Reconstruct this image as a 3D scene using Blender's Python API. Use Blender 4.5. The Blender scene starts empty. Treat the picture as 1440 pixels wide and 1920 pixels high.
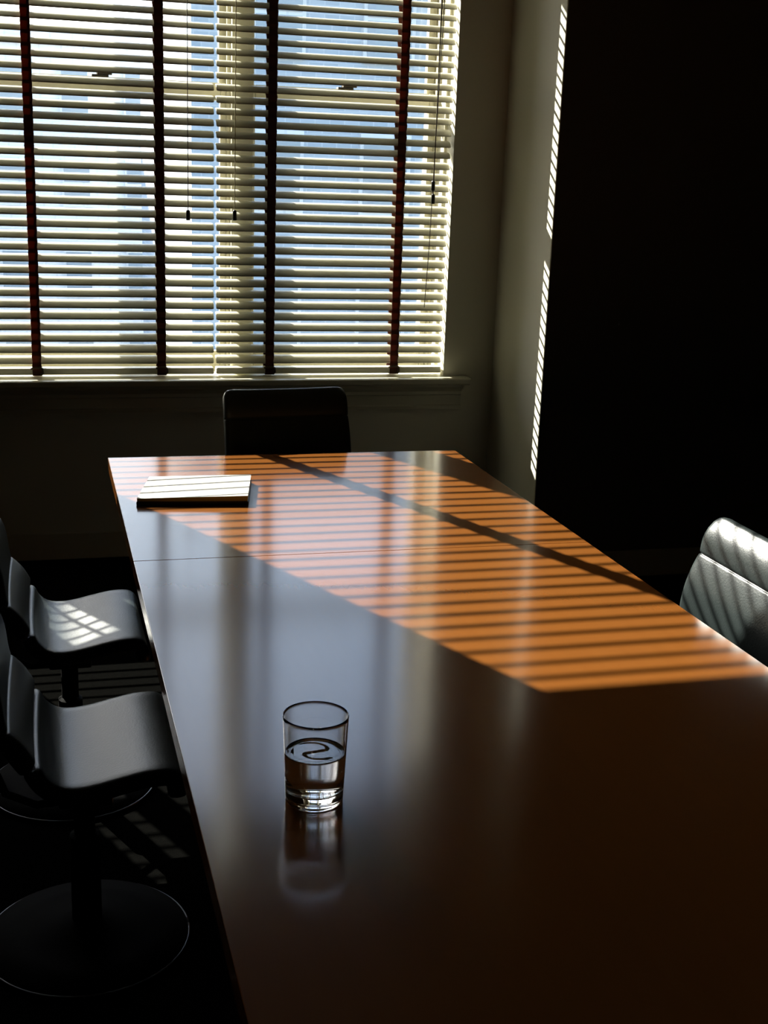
import bpy, bmesh, math, random
from mathutils import Vector, Matrix
random.seed(7)
PI = math.pi
scene = bpy.context.scene
col = scene.collection

# ------------------------------------------------------------------ camera
YAW, PITCH, ROLL, FPX = 0.26830, 0.26092, 0.03630, 2392.7
cy, sy, cp, sp = math.cos(YAW), math.sin(YAW), math.cos(PITCH), math.sin(PITCH)
fwd = Vector((sy*cp, cy*cp, -sp)); rt = Vector((cy, -sy, 0)); up = rt.cross(fwd)
cr, sr = math.cos(ROLL), math.sin(ROLL)
r2 = cr*rt + sr*up; u2 = -sr*rt + cr*up
cam_d = bpy.data.cameras.new('camera'); cam = bpy.data.objects.new('camera', cam_d); col.objects.link(cam)
cam_d.sensor_fit = 'VERTICAL'; cam_d.sensor_height = 36; cam_d.lens = FPX/1920*36
cam_d.clip_start = 0.02; cam_d.clip_end = 500
M = Matrix((r2, u2, -fwd)).transposed().to_4x4(); M.translation = Vector((0, 0, 1.56))
cam.matrix_world = M
scene.camera = cam

# ------------------------------------------------------------------ sky, sun, exposure
W = bpy.data.worlds.new('world'); scene.world = W; W.use_nodes = True
wn = W.node_tree; bg = wn.nodes['Background']
sky = wn.nodes.new('ShaderNodeTexSky'); sky.sky_type = 'NISHITA'; sky.sun_disc = False
sky.sun_elevation = math.radians(31.2); sky.sun_rotation = math.radians(-23.3)
sky.altitude = 50; sky.air_density = 1.0; sky.dust_density = 1.2; sky.ozone_density = 1.0
wn.links.new(sky.outputs[0], bg.inputs[0]); bg.inputs[1].default_value = 0.66
AZ, SLOPE = 0.43, 0.66          # sunbeams: +x per -y, and drop per -y
sd = bpy.data.lights.new('sun', 'SUN'); so = bpy.data.objects.new('sun', sd); col.objects.link(so)
sd.energy = 25.0; sd.angle = math.radians(0.24); sd.color = (1.0, 0.93, 0.82)
so.rotation_euler = Vector((AZ, -1, -SLOPE)).to_track_quat('-Z', 'Y').to_euler()
so.location = (-4, 12, 9)
vs = scene.view_settings
vs.view_transform = 'Standard'; vs.look = 'None'; vs.gamma = 1; vs.use_curve_mapping = False; vs.exposure = 0.0

scene.cycles.max_bounces = 16; scene.cycles.glossy_bounces = 10; scene.cycles.transmission_bounces = 16; scene.cycles.transparent_max_bounces = 24
scene.cycles.blur_glossy = 0.0; scene.cycles.sample_clamp_indirect = 6.0

# ------------------------------------------------------------------ materials
def mat(name, base=(.5,.5,.5), rough=.5, metal=0., spec=.5, coat=0., coat_rough=.1, noise=None, bump=None, trans=0., ior=1.5, stretch=None):
    m = bpy.data.materials.new(name); m.use_nodes = True
    nt = m.node_tree; p = nt.nodes['Principled BSDF']
    p.inputs['Base Color'].default_value = (*base, 1); p.inputs['Roughness'].default_value = rough
    p.inputs['Metallic'].default_value = metal; p.inputs['Specular IOR Level'].default_value = spec
    p.inputs['Coat Weight'].default_value = coat; p.inputs['Coat Roughness'].default_value = coat_rough
    p.inputs['Transmission Weight'].default_value = trans; p.inputs['IOR'].default_value = ior
    tc = nt.nodes.new('ShaderNodeTexCoord'); mp = nt.nodes.new('ShaderNodeMapping')
    nt.links.new(tc.outputs['Object'], mp.inputs[0])
    if stretch: mp.inputs['Scale'].default_value = stretch
    if noise:
        sc, c2, det = noise
        n = nt.nodes.new('ShaderNodeTexNoise'); n.inputs['Scale'].default_value = sc; n.inputs['Detail'].default_value = det
        r = nt.nodes.new('ShaderNodeMix'); r.data_type = 'RGBA'
        r.inputs[6].default_value = (*base, 1); r.inputs[7].default_value = (*c2, 1)
        nt.links.new(mp.outputs[0], n.inputs[0]); nt.links.new(n.outputs[0], r.inputs[0]); nt.links.new(r.outputs[2], p.inputs['Base Color'])
    if bump:
        sc, st, dist = bump
        n = nt.nodes.new('ShaderNodeTexNoise'); n.inputs['Scale'].default_value = sc; n.inputs['Detail'].default_value = 3
        b = nt.nodes.new('ShaderNodeBump'); b.inputs['Strength'].default_value = st; b.inputs['Distance'].default_value = dist
        nt.links.new(mp.outputs[0], n.inputs[0]); nt.links.new(n.outputs[0], b.inputs['Height']); nt.links.new(b.outputs[0], p.inputs['Normal'])
    return m

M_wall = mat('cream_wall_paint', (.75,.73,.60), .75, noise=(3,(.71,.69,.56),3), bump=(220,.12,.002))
M_dark_wall = mat('dark_room_paint_and_shade', (.13,.13,.12), .8, noise=(2,(.115,.115,.105),2))
M_trim = mat('cream_trim_gloss', (.62,.60,.46), .35, noise=(5,(.58,.55,.42),2))
M_slat = mat('cream_slat_lacquer', (.70,.68,.56), .42, noise=(14,(.66,.64,.52),2), stretch=(1,8,8))
M_tapeback = None
M_floor = mat('dark_carpet', (.002,.002,.002), 1.0, spec=.0, noise=(60,(.004,.004,.0035),4), bump=(400,.6,.004))
M_ceil = mat('ceiling_paint', (.28,.27,.24), .85, noise=(4,(.25,.24,.21),2))
M_leather = mat('black_leather', (.016,.023,.023), .37, spec=.28, noise=(30,(.022,.029,.029),3), bump=(260,.25,.0015))
M_chrome = mat('dark_polished_chrome', (.55,.57,.58), .12, metal=1, noise=(12,(.48,.5,.5),1))
M_black = mat('black_plastic', (.015,.015,.015), .35, noise=(20,(.02,.02,.02),1))
M_rim = mat('worn_dark_chrome', (.16,.17,.18), .3, metal=1, noise=(12,(.12,.13,.14),1))
M_matte = mat('matt_black_metal', (.003,.003,.003), .8, spec=.05, noise=(20,(.004,.004,.004),1))
M_paper = mat('white_paper', (.80,.78,.71), .7, noise=(40,(.77,.75,.68),2))
M_pageedge = mat('yellowish_page_edges', (.62,.58,.22), .8, noise=(1,(.45,.42,.15),4), stretch=(3,3,900))
M_cover = mat('black_notebook_cover', (.012,.011,.010), .45, noise=(50,(.018,.017,.015),2))
M_brass = mat('dark_bronze_hardware', (.035,.03,.022), .4, metal=.6, noise=(20,(.05,.04,.03),2))
M_cord = mat('brown_cord', (.05,.03,.018), .8, noise=(90,(.08,.05,.03),2))
M_cordpale = mat('pale_cord', (.38,.32,.16), .8, noise=(90,(.30,.25,.12),2))
M_steel = mat('painted_steel_post', (.06,.06,.06), .6, noise=(6,(.08,.075,.07),2))
M_blocker = mat('dark_green_blocker', (.03,.045,.035), .9, noise=(80,(.022,.035,.028),2))
M_ground = mat('street_asphalt', (.12,.12,.12), .9, noise=(.6,(.16,.155,.15),4))
M_bwin = mat('dark_window_glass', (.30,.36,.42), .2, noise=(.3,(.36,.42,.47),1))
M_water = mat('water', (1,1,1), 0, trans=1, ior=1.33)
M_tumbler = mat('clear_glass', (1,1,1), 0.0, trans=1, ior=1.5)

def facade(name, c1, c2, cm, sc):
    m = mat(name, c1, .85); nt = m.node_tree; p = nt.nodes['Principled BSDF']
    b = nt.nodes.new('ShaderNodeTexBrick'); b.inputs['Color1'].default_value = (*c1,1); b.inputs['Color2'].default_value = (*c2,1)
    b.inputs['Mortar'].default_value = (*cm,1); b.inputs['Scale'].default_value = sc
    tc = [n for n in nt.nodes if n.type == 'TEX_COORD'][0]
    mp = [n for n in nt.nodes if n.type == 'MAPPING'][0]; mp.inputs['Rotation'].default_value = (PI/2, 0, 0)
    nt.links.new(mp.outputs[0], b.inputs['Vector']); nt.links.new(b.outputs['Color'], p.inputs['Base Color'])
    return m
M_brick = facade('blue_grey_brick', (.42,.48,.54), (.52,.57,.62), (.58,.62,.66), 1.6)
M_stone = facade('pale_stone', (.86,.86,.85), (.80,.81,.81), (.74,.75,.76), .7)

def wood():
    m = mat('lacquered_brown_wood', (.3,.12,.03), .14, ior=1.52)
    nt = m.node_tree; p = nt.nodes['Principled BSDF']
    mp = [n for n in nt.nodes if n.type == 'MAPPING'][0]; mp.inputs['Scale'].default_value = (14, .9, 14)
    n1 = nt.nodes.new('ShaderNodeTexNoise'); n1.inputs['Scale'].default_value = 3; n1.inputs['Detail'].default_value = 2; n1.inputs['Roughness'].default_value = .6
    n1.inputs['Distortion'].default_value = 0
    cr_ = nt.nodes.new('ShaderNodeValToRGB')
    cr_.color_ramp.elements[0].position = .3; cr_.color_ramp.elements[0].color = (.170,.0585,.0118,1)
    cr_.color_ramp.elements[1].position = .75; cr_.color_ramp.elements[1].color = (.178,.0620,.0126,1)
    nt.links.new(mp.outputs[0], n1.inputs[0]); nt.links.new(n1.outputs[0], cr_.inputs[0]); nt.links.new(cr_.outputs[0], p.inputs['Base Color'])
    # fine satin texture of the lacquer
    n2 = nt.nodes.new('ShaderNodeTexNoise'); n2.inputs['Scale'].default_value = 220; n2.inputs['Detail'].default_value = 2
    tc = [n for n in nt.nodes if n.type == 'TEX_COORD'][0]
    b = nt.nodes.new('ShaderNodeBump'); b.inputs['Strength'].default_value = .03; b.inputs['Distance'].default_value = .0005
    nt.links.new(tc.outputs['Object'], n2.inputs[0]); return m
M_wood = wood()
def tape_mat():
    m = mat('russet_ladder_tape', (.085,.024,.012), .85, noise=(40,(.06,.018,.010),2), stretch=(1,1,3))
    nt = m.node_tree; p = nt.nodes['Principled BSDF']; out = nt.nodes['Material Output']
    t = nt.nodes.new('ShaderNodeBsdfTranslucent'); t.inputs[0].default_value = (.40,.10,.035,1)
    mx = nt.nodes.new('ShaderNodeMixShader'); mx.inputs[0].default_value = .14
    nt.links.new(p.outputs[0], mx.inputs[1]); nt.links.new(t.outputs[0], mx.inputs[2]); nt.links.new(mx.outputs[0], out.inputs[0])
    return m
M_tape = tape_mat()
def pane_mat():
    m = bpy.data.materials.new('window_pane_glass'); m.use_nodes = True; nt = m.node_tree
    nt.nodes.remove(nt.nodes['Principled BSDF']); out = nt.nodes['Material Output']
    t = nt.nodes.new('ShaderNodeBsdfTransparent'); t.inputs[0].default_value = (.95,.97,.97,1)
    g = nt.nodes.new('ShaderNodeBsdfGlossy'); g.inputs['Roughness'].default_value = .01
    f = nt.nodes.new('ShaderNodeFresnel'); f.inputs[0].default_value = 1.5
    mx = nt.nodes.new('ShaderNodeMixShader')
    nt.links.new(f.outputs[0], mx.inputs[0]); nt.links.new(t.outputs[0], mx.inputs[1]); nt.links.new(g.outputs[0], mx.inputs[2]); nt.links.new(mx.outputs[0], out.inputs[0])
    return m
M_pane = pane_mat()

# ------------------------------------------------------------------ mesh helpers
def box(bm, x0, x1, y0, y1, z0, z1):
    v = [bm.verts.new(c) for c in ((x0,y0,z0),(x1,y0,z0),(x1,y1,z0),(x0,y1,z0),(x0,y0,z1),(x1,y0,z1),(x1,y1,z1),(x0,y1,z1))]
    for f in ((0,3,2,1),(4,5,6,7),(0,1,5,4),(1,2,6,5),(2,3,7,6),(3,0,4,7)): bm.faces.new([v[i] for i in f])
def tube(bm, pts, r, n=10):
    rings = []
    for i, p in enumerate(pts):
        p = Vector(p); a = Vector(pts[max(i-1,0)]); b = Vector(pts[min(i+1,len(pts)-1)])
        d = (b-a).normalized(); s = d.orthogonal().normalized() if i == 0 else (s - d*s.dot(d)).normalized()
        t = d.cross(s); rr = r[i] if isinstance(r, (list,tuple)) else r
        rings.append([bm.verts.new(p + (s*math.cos(2*PI*k/n) + t*math.sin(2*PI*k/n))*rr) for k in range(n)])
    for A, B in zip(rings, rings[1:]):
        for k in range(n): bm.faces.new((A[k], A[(k+1)%n], B[(k+1)%n], B[k]))
    bm.faces.new(rings[0][::-1]); bm.faces.new(rings[-1])
def lathe(bm, prof, n=48, c=(0,0,0)):
    rings = []
    for r, z in prof:
        if r < 1e-6: rings.append([bm.verts.new((c[0],c[1],c[2]+z))])
        else: rings.append([bm.verts.new((c[0]+r*math.cos(2*PI*k/n), c[1]+r*math.sin(2*PI*k/n), c[2]+z)) for k in range(n)])
    for A, B in zip(rings, rings[1:]):
        for k in range(n):
            q = []
            for v in (A[k%len(A)], A[(k+1)%len(A)], B[(k+1)%len(B)], B[k%len(B)]):
                if v not in q: q.append(v)
            if len(q) > 2:
                try: bm.faces.new(q)
                except ValueError: pass
def extr(bm, prof, x0, x1):
    """profile of (y, z) points extruded along x"""
    A = [bm.verts.new((x0,y,z)) for y,z in prof]; B = [bm.verts.new((x1,y,z)) for y,z in prof]; n = len(prof)
    for k in range(n): bm.faces.new((A[k], A[(k+1)%n], B[(k+1)%n], B[k]))
    bm.faces.new(A[::-1]); bm.faces.new(B)
def obj(name, bm, m, parent=None, smooth=False, bevel=0., seg=2, loc=None, kind=None):
    bmesh.ops.recalc_face_normals(bm, faces=bm.faces)
    me = bpy.data.meshes.new(name); bm.to_mesh(me); bm.free()
    for mm in (m if isinstance(m, (list,tuple)) else [m]): me.materials.append(mm)
    if smooth:
        for p in me.polygons: p.use_smooth = True
    o = bpy.data.objects.new(name, me); col.objects.link(o)
    if parent: o.parent = parent
    if loc: o.location = loc
    if bevel:
        b = o.modifiers.new('bevel', 'BEVEL'); b.width = bevel; b.segments = seg; b.limit_method = 'ANGLE'
    if kind: o['kind'] = kind
    return o
def boxes(name, bl, m, parent=None, **k):
    bm = bmesh.new()
    for b in bl: box(bm, *b)
    return obj(name, bm, m, parent, **k)
def tag(o, label, cat=None, group=None, kind=None):
    o['label'] = label
    if cat: o['category'] = cat
    if group: o['group'] = group
    if kind: o['kind'] = kind
    return o
def empty(name, loc=(0,0,0), rz=0):
    o = bpy.data.objects.new(name, None); col.objects.link(o); o.location = loc; o.rotation_euler = (0,0,rz); o.empty_display_size = .1; return o
def copy_tree(o, parent=None):
    c = o.copy(); col.objects.link(c)
    if parent: c.parent = parent
    for ch in o.children: copy_tree(ch, c)
    return c

# ------------------------------------------------------------------ the room
YW = 5.10; YO = 5.52          # inner and outer face of the window wall
ZS, ZH, ZC = 0.735, 3.185, 3.5
LX0, LX1, RX0, RX1 = -0.81, 0.72, 0.80, 1.639     # openings (one wide opening -0.81 .. 1.639 with a mullion)
SX0, SX1, SZH = -1.10, -0.83, 2.14               # unseen narrow side window, added for the sun patches on the left seats
boxes('floor', [(-3.2,5.3,-3.2,YO,-.12,0)], M_floor, kind='structure')
boxes('ceiling', [(-3.2,5.3,-3.2,YO,ZC,ZC+.12)], M_ceil, kind='structure')
boxes('wall_back', [(-3.2,SX0,YW,YO,0,ZC),(SX0,SX1,YW,YO,0,ZS-.03),(SX0,SX1,YW,YO,SZH,ZC),(SX1,LX0,YW,YO,0,ZS-.03),(SX1,LX0,YW,YO,ZH,ZC),(SX1,LX0,5.345,YO,ZS-.03,ZH),
    (LX0,RX1,YW,YO,0,ZS-.03),(LX0,RX1,YW,YO,ZH,ZC),(RX1,1.9,YW,YO,0,ZC)], M_wall, kind='structure')
# projecting wall block at the right of the windows: its side is the short wall next to the window, its room-facing side is coloured dark to stand in for shade
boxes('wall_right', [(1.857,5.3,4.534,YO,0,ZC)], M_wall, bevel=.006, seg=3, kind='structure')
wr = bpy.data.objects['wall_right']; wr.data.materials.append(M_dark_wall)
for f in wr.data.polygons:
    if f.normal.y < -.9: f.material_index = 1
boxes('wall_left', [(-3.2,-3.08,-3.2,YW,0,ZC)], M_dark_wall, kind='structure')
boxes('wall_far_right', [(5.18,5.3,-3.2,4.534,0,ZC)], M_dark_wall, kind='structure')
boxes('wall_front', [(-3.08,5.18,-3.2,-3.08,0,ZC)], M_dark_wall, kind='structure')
boxes('baseboard_back', [(-3.08,1.857,YW-.018,YW,0,.11)], M_trim, bevel=.004, kind='structure')
boxes('baseboard_right', [(1.839,1.857,4.516,YW-.018,0,.11),(1.857,5.18,4.516,4.534,0,.11)], M_trim, bevel=.004, kind='structure')
# window stool (sill board) with apron under it
sill = empty('trim_1', (0,YW,ZS)); sill['kind'] = 'structure'
bm = bmesh.new(); extr(bm, [(-.075,-.006),(-.072,-.024),(-.06,-.03),(-.005,-.03),(.34,-.03),(.34,0),(-.06,0),(-.072,-.002)], -1.24, 1.74)
tag(obj('sill_board', bm, M_trim, sill, bevel=.002), 'cream window sill board with rounded nose')
bm = bmesh.new()
extr(bm, [(0,-.03),(-.05,-.03),(-.048,-.04),(-.034,-.052),(-.024,-.062),(-.024,-.075),(-.016,-.08),(-.016,-.118),(-.024,-.124),(-.024,-.136),(0,-.14)], -1.2, 1.715)
tag(obj('apron', bm, M_trim, sill), 'cream moulded apron under the sill')

# ------------------------------------------------------------------ windows: double-hung sashes
def sash(win, name, x0, x1, z0, z1, y0, y1, st, bot, top):
    s = boxes(name, [(x0,x0+st,y0,y1,z0,z1),(x1-st,x1,y0,y1,z0,z1),(x0+st,x1-st,y0,y1,z0,z0+bot),(x0+st,x1-st,y0,y1,z1-top,z1)], M_trim, win, bevel=.003)
    boxes('pane', [(x0+st-.004,x1-st+.004,(y0+y1)/2-.002,(y0+y1)/2+.002,z0+bot-.004,z1-top+.004)], M_pane, s)
    return s
def window(name, x0, x1, zh, zm, lock=True, st=.032):
    w = empty(name, ((x0+x1)/2, 5.4, ZS)); w['kind'] = 'structure'
    w.location = (0,0,0)
    lo = sash(w, 'lower_sash', x0+.002, x1-.002, ZS, zm+.035, 5.355, 5.395, st, .07, .055)
    hi = sash(w, 'upper_sash', x0+.002, x1-.002, zm-.03, zh-.004, 5.40, 5.44, st, .055, .05)
    # stops along the reveal
    boxes('window_frame', [(x0,x0+.012,5.325,5.35,ZS,zh),(x1-.012,x1,5.325,5.35,ZS,zh),(x1-.01,x1,5.20,5.215,ZS,zh),
        (x0,x1,5.325,5.35,zh-.014,zh),(x0,x0+.012,5.445,5.50,ZS,zh),(x1-.012,x1,5.445,5.50,ZS,zh),(x0+.013,x1-.013,5.445,5.5,zh-.02,zh)], M_trim, w, bevel=.002)
    if lock:
        xc = lock; bm = bmesh.new(); box(bm, xc-.032, xc+.032, 5.352, 5.392, zm+.035, zm+.043); box(bm, xc-.012, xc+.045, 5.348, 5.364, zm+.043, zm+.054)
        lathe(bm, [(0,0),(.014,0),(.014,.012),(0,.014)], 16, (xc, 5.372, zm+.043))
        tag(obj('sash_lock', bm, M_brass, lo, bevel=.001), 'dark bronze sash lock')
    return w
window('window_1', -.81, .765, ZH, 1.842, .262)
window('window_2', .838, 1.639, ZH, 1.842, 1.245)
window('window_3', SX0, SX1, SZH, 1.50, None, .02)
boxes('trim_2', [(.765,.838,5.235,5.50,ZS,ZH),(.757,.846,5.225,5.238,ZS,ZH)], M_trim, bevel=.004, kind='structure')

# ------------------------------------------------------------------ venetian blinds
PITCH_S, CH, TILT = .0436, .0545, math.radians(31)
YB = 5.14
def slat_mesh(x0, x1, name):
    bm = bmesh.new(); n = 8; R = .0078; th = .003
    xs = [x0, x0+.003, x0+.010] + [x0+.010+(x1-x0-.02)*k/3 for k in (1,2)] + [x1-.010, x1-.003, x1]
    sh = [.78,.93,1,1,1,1,.93,.78]
    rings = []
    for x, s in zip(xs, sh):
        top = []; bot = []
        for k in range(n+1):
            u = -1+2*k/n; d = u*CH/2*s; h = R*(1-u*u) - R/2
            y, z = d*math.cos(TILT) - h*math.sin(TILT), d*math.sin(TILT) + h*math.cos(TILT)
            top.append(bm.verts.new((x, y, z)))
            h -= th*(1-.6*u**4); y, z = d*math.cos(TILT) - h*math.sin(TILT), d*math.sin(TILT) + h*math.cos(TILT)
            bot.append(bm.verts.new((x, y, z)))
        rings.append(top + bot[::-1])
    m = len(rings[0])
    for A, B in zip(rings, rings[1:]):
        for k in range(m): bm.faces.new((A[k], A[(k+1)%m], B[(k+1)%m], B[k]))
    bm.faces.new(rings[0][::-1]); bm.faces.new(rings[-1])
    return bm
def blind(name, x0, x1, tapes, zh, label, cords=(), tw=.0172):
    b = empty(name, ((x0+x1)/2, YB, ZS+.006)); tag(b, label, 'window blind')
    ox, oz = (x0+x1)/2, ZS+.006
    zr = .012
    rail = boxes('bottom_rail', [(x0-ox,x1-ox,-.026,.026,.004,.030)], M_slat, b, bevel=.006, seg=3)
    boxes('head_rail', [(x0-ox,x1-ox,-.03,.03,zh-.05-oz,zh-.002-oz)], M_trim, b, bevel=.003)
    boxes('valance', [(x0-ox,x1-ox,-.038,-.032,zh-.072-oz,zh-.002-oz)], M_slat, b, bevel=.003)
    z = .030+.034; i = 0; first = None; levels = []
    while z < zh-.075-oz:
        if first is None:
            first = obj('slat', slat_mesh(x0-ox, x1-ox, 'slat'), M_slat, b, smooth=True); o = first
        else:
            o = first.copy(); col.objects.link(o)
        o.location = (0, random.uniform(-.0006,.0006), z); o.rotation_euler = (random.uniform(-.03,.03), random.uniform(-.0004,.0004), 0)
        levels.append(z); z += PITCH_S; i += 1
    zt = levels[-1]+.03
    for tx in tapes:
        for s, nm in ((-1,'front'), (1,'rear')):
            bm = bmesh.new(); pts = []
            zz = .034; N = int((zt-.034)/(PITCH_S/4))
            yb = s*(CH/2*math.cos(TILT)+.0045)
            prev = None
            for k in range(N+1):
                zz = .034 + (zt-.034)*k/N
                ph = 2*PI*(zz-levels[0] + s*CH/2*math.sin(TILT)*1.0)/PITCH_S
                y = yb + s*.0022*math.cos(ph); hw = tw + .0012*math.cos(ph)
                ring = [bm.verts.new((tx-ox-hw, y, zz)), bm.verts.new((tx-ox+hw, y, zz)), bm.verts.new((tx-ox+hw, y+s*.0008, zz)), bm.verts.new((tx-ox-hw, y+s*.0008, zz))]
                if prev:
                    for q in range(4): bm.faces.new((prev[q], prev[(q+1)%4], ring[(q+1)%4], ring[q]))
                prev = ring
            obj('ladder_tape', bm, M_tape, b, smooth=False)
        # ladder rungs under each slat
        bm = bmesh.new()
        for zl in levels:
            for dx in (-.012, .012):
                tube(bm, [(tx-ox+dx, -CH/2*math.cos(TILT)-.004, zl-CH/2*math.sin(TILT)-.003), (tx-ox+dx, CH/2*math.cos(TILT)+.004, zl+CH/2*math.sin(TILT)-.003)], .0009, 4)
        obj('ladder_rungs', bm, M_tape, b, kind='stuff')
        # tape end wrapped under the bottom rail with its clip
        bm = bmesh.new(); extr(bm, [(-.0275,.036),(-.029,.036),(-.0295,.0015),(.0295,.0015),(.029,.036),(.0275,.036),(.0275,.003),(-.0275,.003)], tx-ox-tw, tx-ox+tw)
        t = obj('tape_end', bm, M_tape, rail)
        bm = bmesh.new(); tube(bm, [(tx-ox-.021,-.028,.029),(tx-ox-.012,-.036,.034),(tx-ox+.012,-.037,.034),(tx-ox+.021,-.029,.028),(tx-ox+.022,-.031,.014),(tx-ox+.014,-.033,.004)], .0042, 8)
        tag(obj('tape_loop', bm, M_cord, rail, smooth=True), 'brown knotted tape end')
    # lift cords through the slats
    for cx in [t for t in tapes] :
        bm = bmesh.new(); tube(bm, [(cx-ox+.002, 0, .03), (cx-ox+.002, 0, zh-.05-oz)], .0009, 6); obj('lift_cord', bm, M_cordpale, b)
    for (cx, ze, kind, two) in cords:
        bm = bmesh.new(); top = (cx-ox+two, -.040, zh-.055-oz)
        tube(bm, [top, (cx-ox+two*.6, -.043, (zh+ze)/2-oz+.1), (cx-ox+two*.2, -.046, ze+.25-oz), (cx-ox, -.046, ze-oz)], .0016, 6)
        c = obj('pull_cord', bm, M_cord if kind else M_cordpale, b)
        if kind != 2:
            bm = bmesh.new(); lathe(bm, [(0,.003),(.005,.002),(.0078,-.002),(.0082,-.034),(.0072,-.037),(0,-.037)], 16, (cx-ox, -.046, ze-oz))
            obj('tassel', bm, M_black, c, smooth=False, bevel=.001)
    return b
blind('venetian_blind', -.806, .6755, [-.014,.466], ZH,
      'wide cream slatted venetian blind at left with dark russet tapes and one dark cord tassel' , [(.571,1.386,1,.0)])
blind('venetian_blind', .6845, 1.6335, [.900,1.425], ZH,
      'narrower cream slatted venetian blind at right, next to the sunlit short side wall', [(.752,1.390,0,.004),(1.557,1.527,1,.012),(1.559,1.475,1,.002),(1.541,1.02,2,.05)])
blind('venetian_blind', SX0+.003, SX1+.014, [-.92], SZH, 'narrow cream venetian blind in the unseen side window added for sun on the left seats', [], tw=.022)

# ------------------------------------------------------------------ conference table
TX0, TX1, TY0, TY1, TZ = .177, 1.220, .42, 3.645, .74
tb = empty('conference_table', (.70, 2.03, 0)); tag(tb, 'long lacquered brown wood conference table in front of the blinds', 'table')
def tbx(name, bl, **k): return boxes(name, [(a-.70,b-.70,c-2.03,d-2.03,e,f) for a,b,c,d,e,f in bl], M_wood, tb, **k)
tbx('tabletop_panel', [(TX0,TX1,2.6386,TY1,TZ-.034,TZ)], bevel=.0012)
tbx('tabletop_panel', [(TX0,TX1,TY0,2.6374,TZ-.034,TZ)], bevel=.0012)
tbx('apron', [(TX0+.10,TX1-.10,TY0+.12,TY0+.145,.64,TZ-.034),(TX0+.10,TX1-.10,TY1-.145,TY1-.12,.64,TZ-.034),
              (TX0+.10,TX0+.125,TY0+.145,TY1-.145,.64,TZ-.034),(TX1-.125,TX1-.10,TY0+.145,TY1-.145,.64,TZ-.034)])
for y in (TY0+.55, TY1-.75):
    p = tbx('pedestal', [(.56,.84,y-.06,y+.06,.03,.706)], bevel=.004)
    tbx('foot', [(.42,.98,y-.08,y+.08,0,.03)], bevel=.006)

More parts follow.
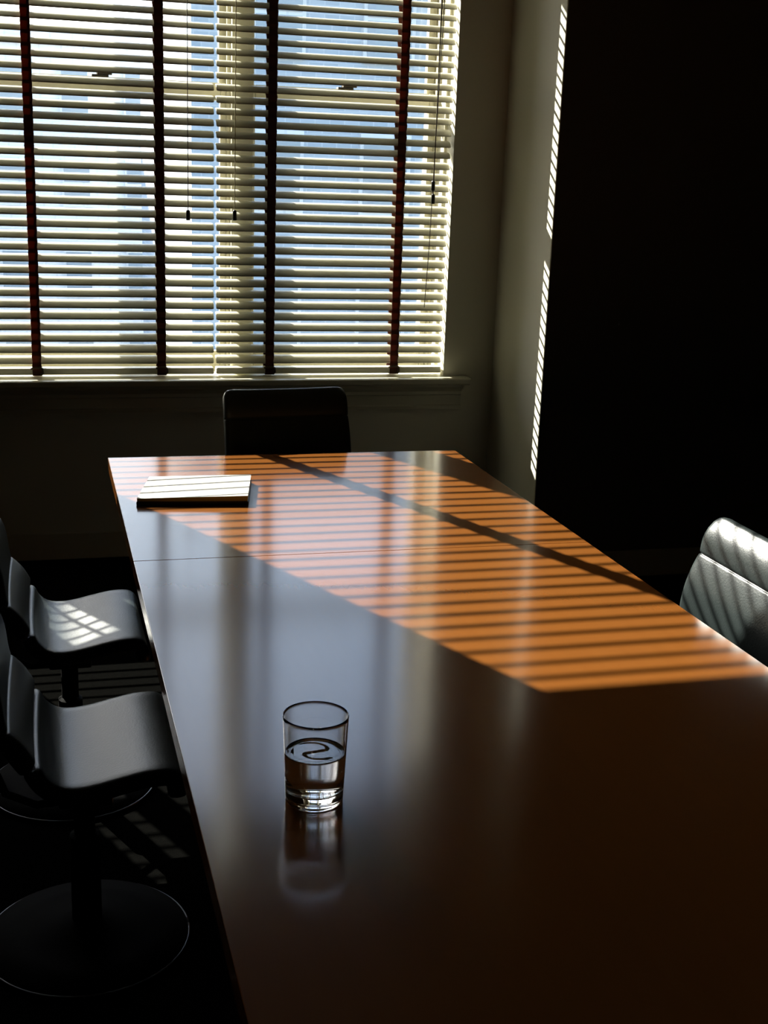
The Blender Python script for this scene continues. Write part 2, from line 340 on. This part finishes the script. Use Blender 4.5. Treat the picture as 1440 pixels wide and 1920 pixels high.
# ------------------------------------------------------------------ chairs
def chair():
    root = empty('conference_chair')
    # side profile in local x (forward +x), z; the seat front is at x = .27
    def cushion(name, pts, grooves, halfw, corner, th=.036):
        # pts: centre line of the front face, resampled
        P = [Vector(p) for p in pts]; L = [0]
        for a, b in zip(P, P[1:]): L.append(L[-1]+(b-a).length)
        T = L[-1]
        def at(s):
            s = min(max(s,0),T)
            for i in range(len(P)-1):
                if s <= L[i+1]+1e-9:
                    u = (s-L[i])/(L[i+1]-L[i])
                    a = P[max(i-1,0)]; b = P[i]; c = P[i+1]; d = P[min(i+2,len(P)-1)]
                    q = .5*((2*b)+(c-a)*u+(2*a-5*b+4*c-d)*u*u+(3*b-a-3*c+d)*u**3); return q
            return P[-1]
        S = set(T*k/30 for k in range(31))
        for g in grooves:
            for e in (-.012,-.006,-.0035,-.002,0,.002,.0035,.006,.012): S.add(g*T+e)
        for e in (.003,.008,.016,.026): S.add(e); S.add(T-e)
        S = sorted(S); NW = 16
        bm = bmesh.new(); front = []; back = []
        for s in S:
            c = at(s); d = (at(min(s+.004,T))-at(max(s-.004,0))).normalized(); nrm = Vector((-d.y*-1, d.x*-1))
            nrm = Vector((d.y, -d.x))
            e = T-s; hw = halfw + (.010*(1-s/T) if name == 'backrest' else 0); halfw_ = hw
            for ee, rr in ((e, corner[1]), (s, corner[0])):
                if ee < rr: hw = min(hw, halfw_-rr+math.sqrt(max(rr*rr-(rr-ee)**2, 0)))
            h = 0
            for g in grooves:
                dd = abs(s-g*T); h -= .0045*math.exp(-(dd/.0017)**2)
                h -= .0008*math.exp(-(dd/.010)**2)
            bounds = [0]+[g*T for g in grooves]+[T]
            for b0_, b1_ in zip(bounds, bounds[1:]):
                if b0_ <= s <= b1_ and grooves: h += .0055*math.sin(PI*(s-b0_)/(b1_-b0_))
            edge = min(s, T-s); rend = .014
            h_end = -(rend-math.sqrt(max(rend**2-(rend-min(edge,rend))**2, 0)))
            fr = []; bk = []
            for k in range(NW+1):
                u = -math.cos(PI*k/NW); w = u*hw
                sd_ = hw-abs(w); re = .012
                h_side = -(re-math.sqrt(max(re**2-(re-min(sd_,re))**2, 0)))
                hh = h+h_end+h_side
                dish = -.004*(1-u*u)
                f = c + nrm*(hh+dish); b_ = c - nrm*(th - max(-h_end-h_side,0)*1.0 + 0*dish) 
                fr.append(bm.verts.new((f.x, w, f.y))); bk.append(bm.verts.new((b_.x, w, b_.y)))
            front.append(fr); back.append(bk)
        for A, flip in ((front,0),(back,1)):
            for r0, r1 in zip(A, A[1:]):
                for k in range(NW):
                    q = (r0[k], r0[k+1], r1[k+1], r1[k]); bm.faces.new(q if not flip else q[::-1])
        for r0, r1, b0, b1 in zip(front, front[1:], back, back[1:]):
            bm.faces.new((r0[0], r1[0], b1[0], b0[0])); bm.faces.new((r0[NW], b0[NW], b1[NW], r1[NW]))
        for k in range(NW):
            bm.faces.new((front[0][k], back[0][k], back[0][k+1], front[0][k+1])); bm.faces.new((front[-1][k], front[-1][k+1], back[-1][k+1], back[-1][k]))
        return obj(name, bm, M_leather, root, smooth=True)
    hw = .197
    cushion('seat', [(.258,.395),(.254,.436),(.235,.459),(.19,.462),(.14,.453),(.09,.442),(.05,.438),(.022,.444),(.002,.462),(-.010,.488)], [], hw, (.03,.004))
    cushion('backrest', [(-.016,.494),(-.040,.53),(-.070,.58),(-.082,.65),(-.098,.72),(-.118,.79),(-.135,.842),(-.166,.882)], [.20,.46,.765], hw, (.004,.034))
    # shell frame rails under the seat, swivel column and round base
    bm = bmesh.new(); box(bm, -.02, .17, -.05, .05, .375, .402); box(bm, .02, .12, -.17, .17, .385, .41)
    obj('seat_mount', bm, M_black, root, bevel=.006)
    bm = bmesh.new(); lathe(bm, [(0,.05),(.030,.05),(.030,.24),(.021,.245),(.021,.378),(0,.378)], 24, (.07,0,0)); obj('column', bm, M_matte, root, smooth=False)
    bm = bmesh.new(); lathe(bm, [(0,0),(.205,0),(.208,.004),(.205,.012),(.14,.024),(.06,.040),(.038,.052),(0,.054)], 64, (.07,0,0)); base = obj('base', bm, M_matte, root, smooth=True)
    bm = bmesh.new(); tube(bm, [(.07+.208*math.cos(a*PI/32), .208*math.sin(a*PI/32), .007) for a in range(65)], .0025, 8); tag(obj('base_rim', bm, M_rim, base, smooth=True), 'thin chrome rim of the base')
    # thin metal rails behind the back
    for s in (-1,1):
        bm = bmesh.new(); tube(bm, [(.10,s*.15,.398),(-.02,s*.15,.392),(-.075,s*.15,.42),(-.103,s*.15,.50),(-.112,s*.15,.60),(-.130,s*.15,.70)], .008, 8)
        obj('back_rail', bm, M_black, root, smooth=True)
    return root
c0 = chair()
spots = [(-.045+.02, 3.10, 0, 'black leather swivel chair tucked under the left table edge, farther from the viewer'),
         (-.045+.03, 2.40, 0, 'black leather swivel chair tucked under the left table edge, nearer the viewer'),
         (1.226, 2.155, PI, 'black leather chair at the right table side, back lit in sunlit stripes'),
         (.748, 3.715, -PI/2+.10, 'black leather chair at the far table end, under the window sill')]
for i, (x, y, rz, lab) in enumerate(spots):
    c = c0 if i == 0 else copy_tree(c0)
    if i == 3: c.scale = (1, 1, 1.022)
    c.location = (x, y, 0); c.rotation_euler = (0, 0, rz); tag(c, lab, 'chair', 'leather chairs around the table')

# ------------------------------------------------------------------ notebook
nb = empty('notebook', (.378, 3.20, TZ)); tag(nb, 'white paper notepad on dark cover lying on the far left of the table', 'notebook')
def quad(name, z0s, z1s, grow, m):
    c = [(.218-.378-grow,3.102-3.2-grow),(.491-.378+grow,3.074-3.2-grow),(.535-.378+grow,3.300-3.2+grow),(.268-.378-grow,3.330-3.2+grow)]
    bm = bmesh.new(); A = [bm.verts.new((x,y,z)) for (x,y),z in zip(c,z0s)]; B = [bm.verts.new((x,y,z)) for (x,y),z in zip(c,z1s)]
    bm.faces.new(A[::-1]); top = bm.faces.new(B); top.material_index = 1 if isinstance(m, list) else 0
    for k in range(4): bm.faces.new((A[k],A[(k+1)%4],B[(k+1)%4],B[k]))
    return bm
obj('cover', quad('c', (.0005,)*4, (.009,.009,.009,.009), .001, M_cover), M_cover, nb, bevel=.0012)
bm = quad('p', (.009,)*4, (.0165,.0225,.0225,.0165), -.001, [0]); obj('page_block', bm, [M_pageedge, M_paper], nb)
bm = quad('q', (.0165,.0225,.0225,.0165), (.0172,.0232,.0232,.0172), -.0005, M_paper); obj('top_page', bm, M_paper, nb)

# ------------------------------------------------------------------ glass of water
GX, GY = .336, 1.525
g = empty('drinking_glass', (GX, GY, TZ)); tag(g, 'clear straight tumbler half full of water standing on the table', 'glass')
H = .124
bm = bmesh.new()
def ro(z): return .0390+.0050*(z-.004)/(H-.004)
def ri(z): return ro(z)-.0016
prof = [(0,.003),(.015,.0026),(.030,.002),(.034,.0006),(.0368,.0006),(.0384,.0016),(.0389,.003),(ro(.005),.005),(ro(.008),.008)]
prof += [(ro(z),z) for z in [.02,.035,.05,.065,.08,.095,.11,.118,.1225]] + [(.0437,H-.0004),(.0432,H),(.0427,H-.0004)]
prof += [(ri(z),z) for z in [.1225,.118,.11,.095,.08,.065,.05,.035,.028,.025]] + [(ri(.022)-.0006,.0215),(.0350,.0180),(.031,.0165),(.024,.0155),(.012,.0150),(0,.0148)]
lathe(bm, prof, 96)
obj('tumbler', bm, M_tumbler, g, smooth=True)
wl = .071
bm = bmesh.new(); e = .00012
wp = [(0,.0148-e),(.012,.0150-e),(.024,.0155-e),(.031,.0165-e),(.0350+e,.0180-e),(ri(.022)-.0006+e,.0215-e)] + [(ri(z)+e,z) for z in [.025,.028,.035,.05,.062,.0695]]
wp += [(ri(wl)+e,wl+.0008),(ri(wl)-.0008,wl+.0003),(ri(wl)-.003,wl),(.03,wl-.0001),(.015,wl-.0001),(0,wl-.0001)]
lathe(bm, wp, 96)
w = obj('drinking_water', bm, M_water, None, smooth=True, loc=(GX,GY,TZ)); tag(w, 'clear water half filling the tumbler on the table', 'water')

# ------------------------------------------------------------------ outside: street and buildings
boxes('ground', [(-90,120,5.6,160,-14.2,-14)], M_ground, kind='structure')
def building(x0, x1, y0, y1, ztop, m, label, wx, wz, ww, wh, zlo, trim=True):
    b = empty('building', ((x0+x1)/2, (y0+y1)/2, -14)); tag(b, label, 'building'); ox, oy = (x0+x1)/2, (y0+y1)/2
    boxes('wall', [(x0-ox,x1-ox,y0-oy,y1-oy,0,ztop+14)], m, b)
    boxes('cornice', [(x0-ox-.3,x1-ox+.3,y0-oy-.35,y1-oy+.3,ztop+14,ztop+14.5)], M_stone, b)
    first = None; z = zlo
    while z+wh < ztop-.5:
        x = x0+1.2
        while x+ww < x1-.6:
            if first is None:
                bm = bmesh.new(); box(bm, 0, ww, -.10, .02, 0, wh)
                first = obj('window', bm, M_stone, b); pn = boxes('pane', [(.08,ww-.08,-.13,-.101,.1,wh/2-.04),(.08,ww-.08,-.13,-.101,wh/2+.04,wh-.1)], M_bwin, first); o = first
            else:
                o = first.copy(); col.objects.link(o); q = pn.copy(); col.objects.link(q); q.parent = o
            o.location = (x-ox, y0-oy, z+14); x += wx
        z += wz
    return b
building(3.1, 26, 27, 40, 6.5, M_brick, 'blue-grey brick building seen through the right window', 2.3, 3.1, 1.1, 1.7, -5.6)
building(-4.5, 5.8, 46, 60, 5.2, M_stone, 'pale stone building seen through the left window', 2.1, 3.0, 1.0, 1.6, -9)
building(-26, -6, 40, 55, 1.0, M_stone, 'lower pale stone building farther left through the left window', 2.4, 3.1, 1.1, 1.6, -9)
fe = empty('shadow_post', (-.41, 7.0, -14)); tag(fe, 'unseen dark steel post added outside to cast a shadow band', 'sun blocker')  # unseen post added to cast the dark diagonal band across the table
boxes('post', [(-.058,.058,-.058,.058,0,24)], M_steel, fe)
boxes('bracket', [(-.03,.03,-1.46,-.058,21.6,21.7),(-.03,.03,-1.46,-.058,10.6,10.7)], M_steel, fe)

# unseen sun blocker, added to shade the upper right window and dim its reflection
aw = empty('sun_blocker', (1.2, 5.9, 3.62)); tag(aw, 'unseen dark sun blocker added outside above the right window', 'sun_blocker')
bm = bmesh.new(); extr(bm, [(-.375,.30),(.40,-.25),(.40,-.256),(-.375,.294)], -.72, .75); obj('blocker_sheet', bm, M_blocker, aw)
bm = bmesh.new(); extr(bm, [(.40,-.25),(.404,-.25),(.404,-.33),(.40,-.33)], -.72, .75); obj('flap', bm, M_blocker, aw)
for x in (-.71, .74):
    bm = bmesh.new(); tube(bm, [(x,-.375,.0),(x,.395,-.25)], .012, 8); obj('bracket', bm, M_steel, aw)
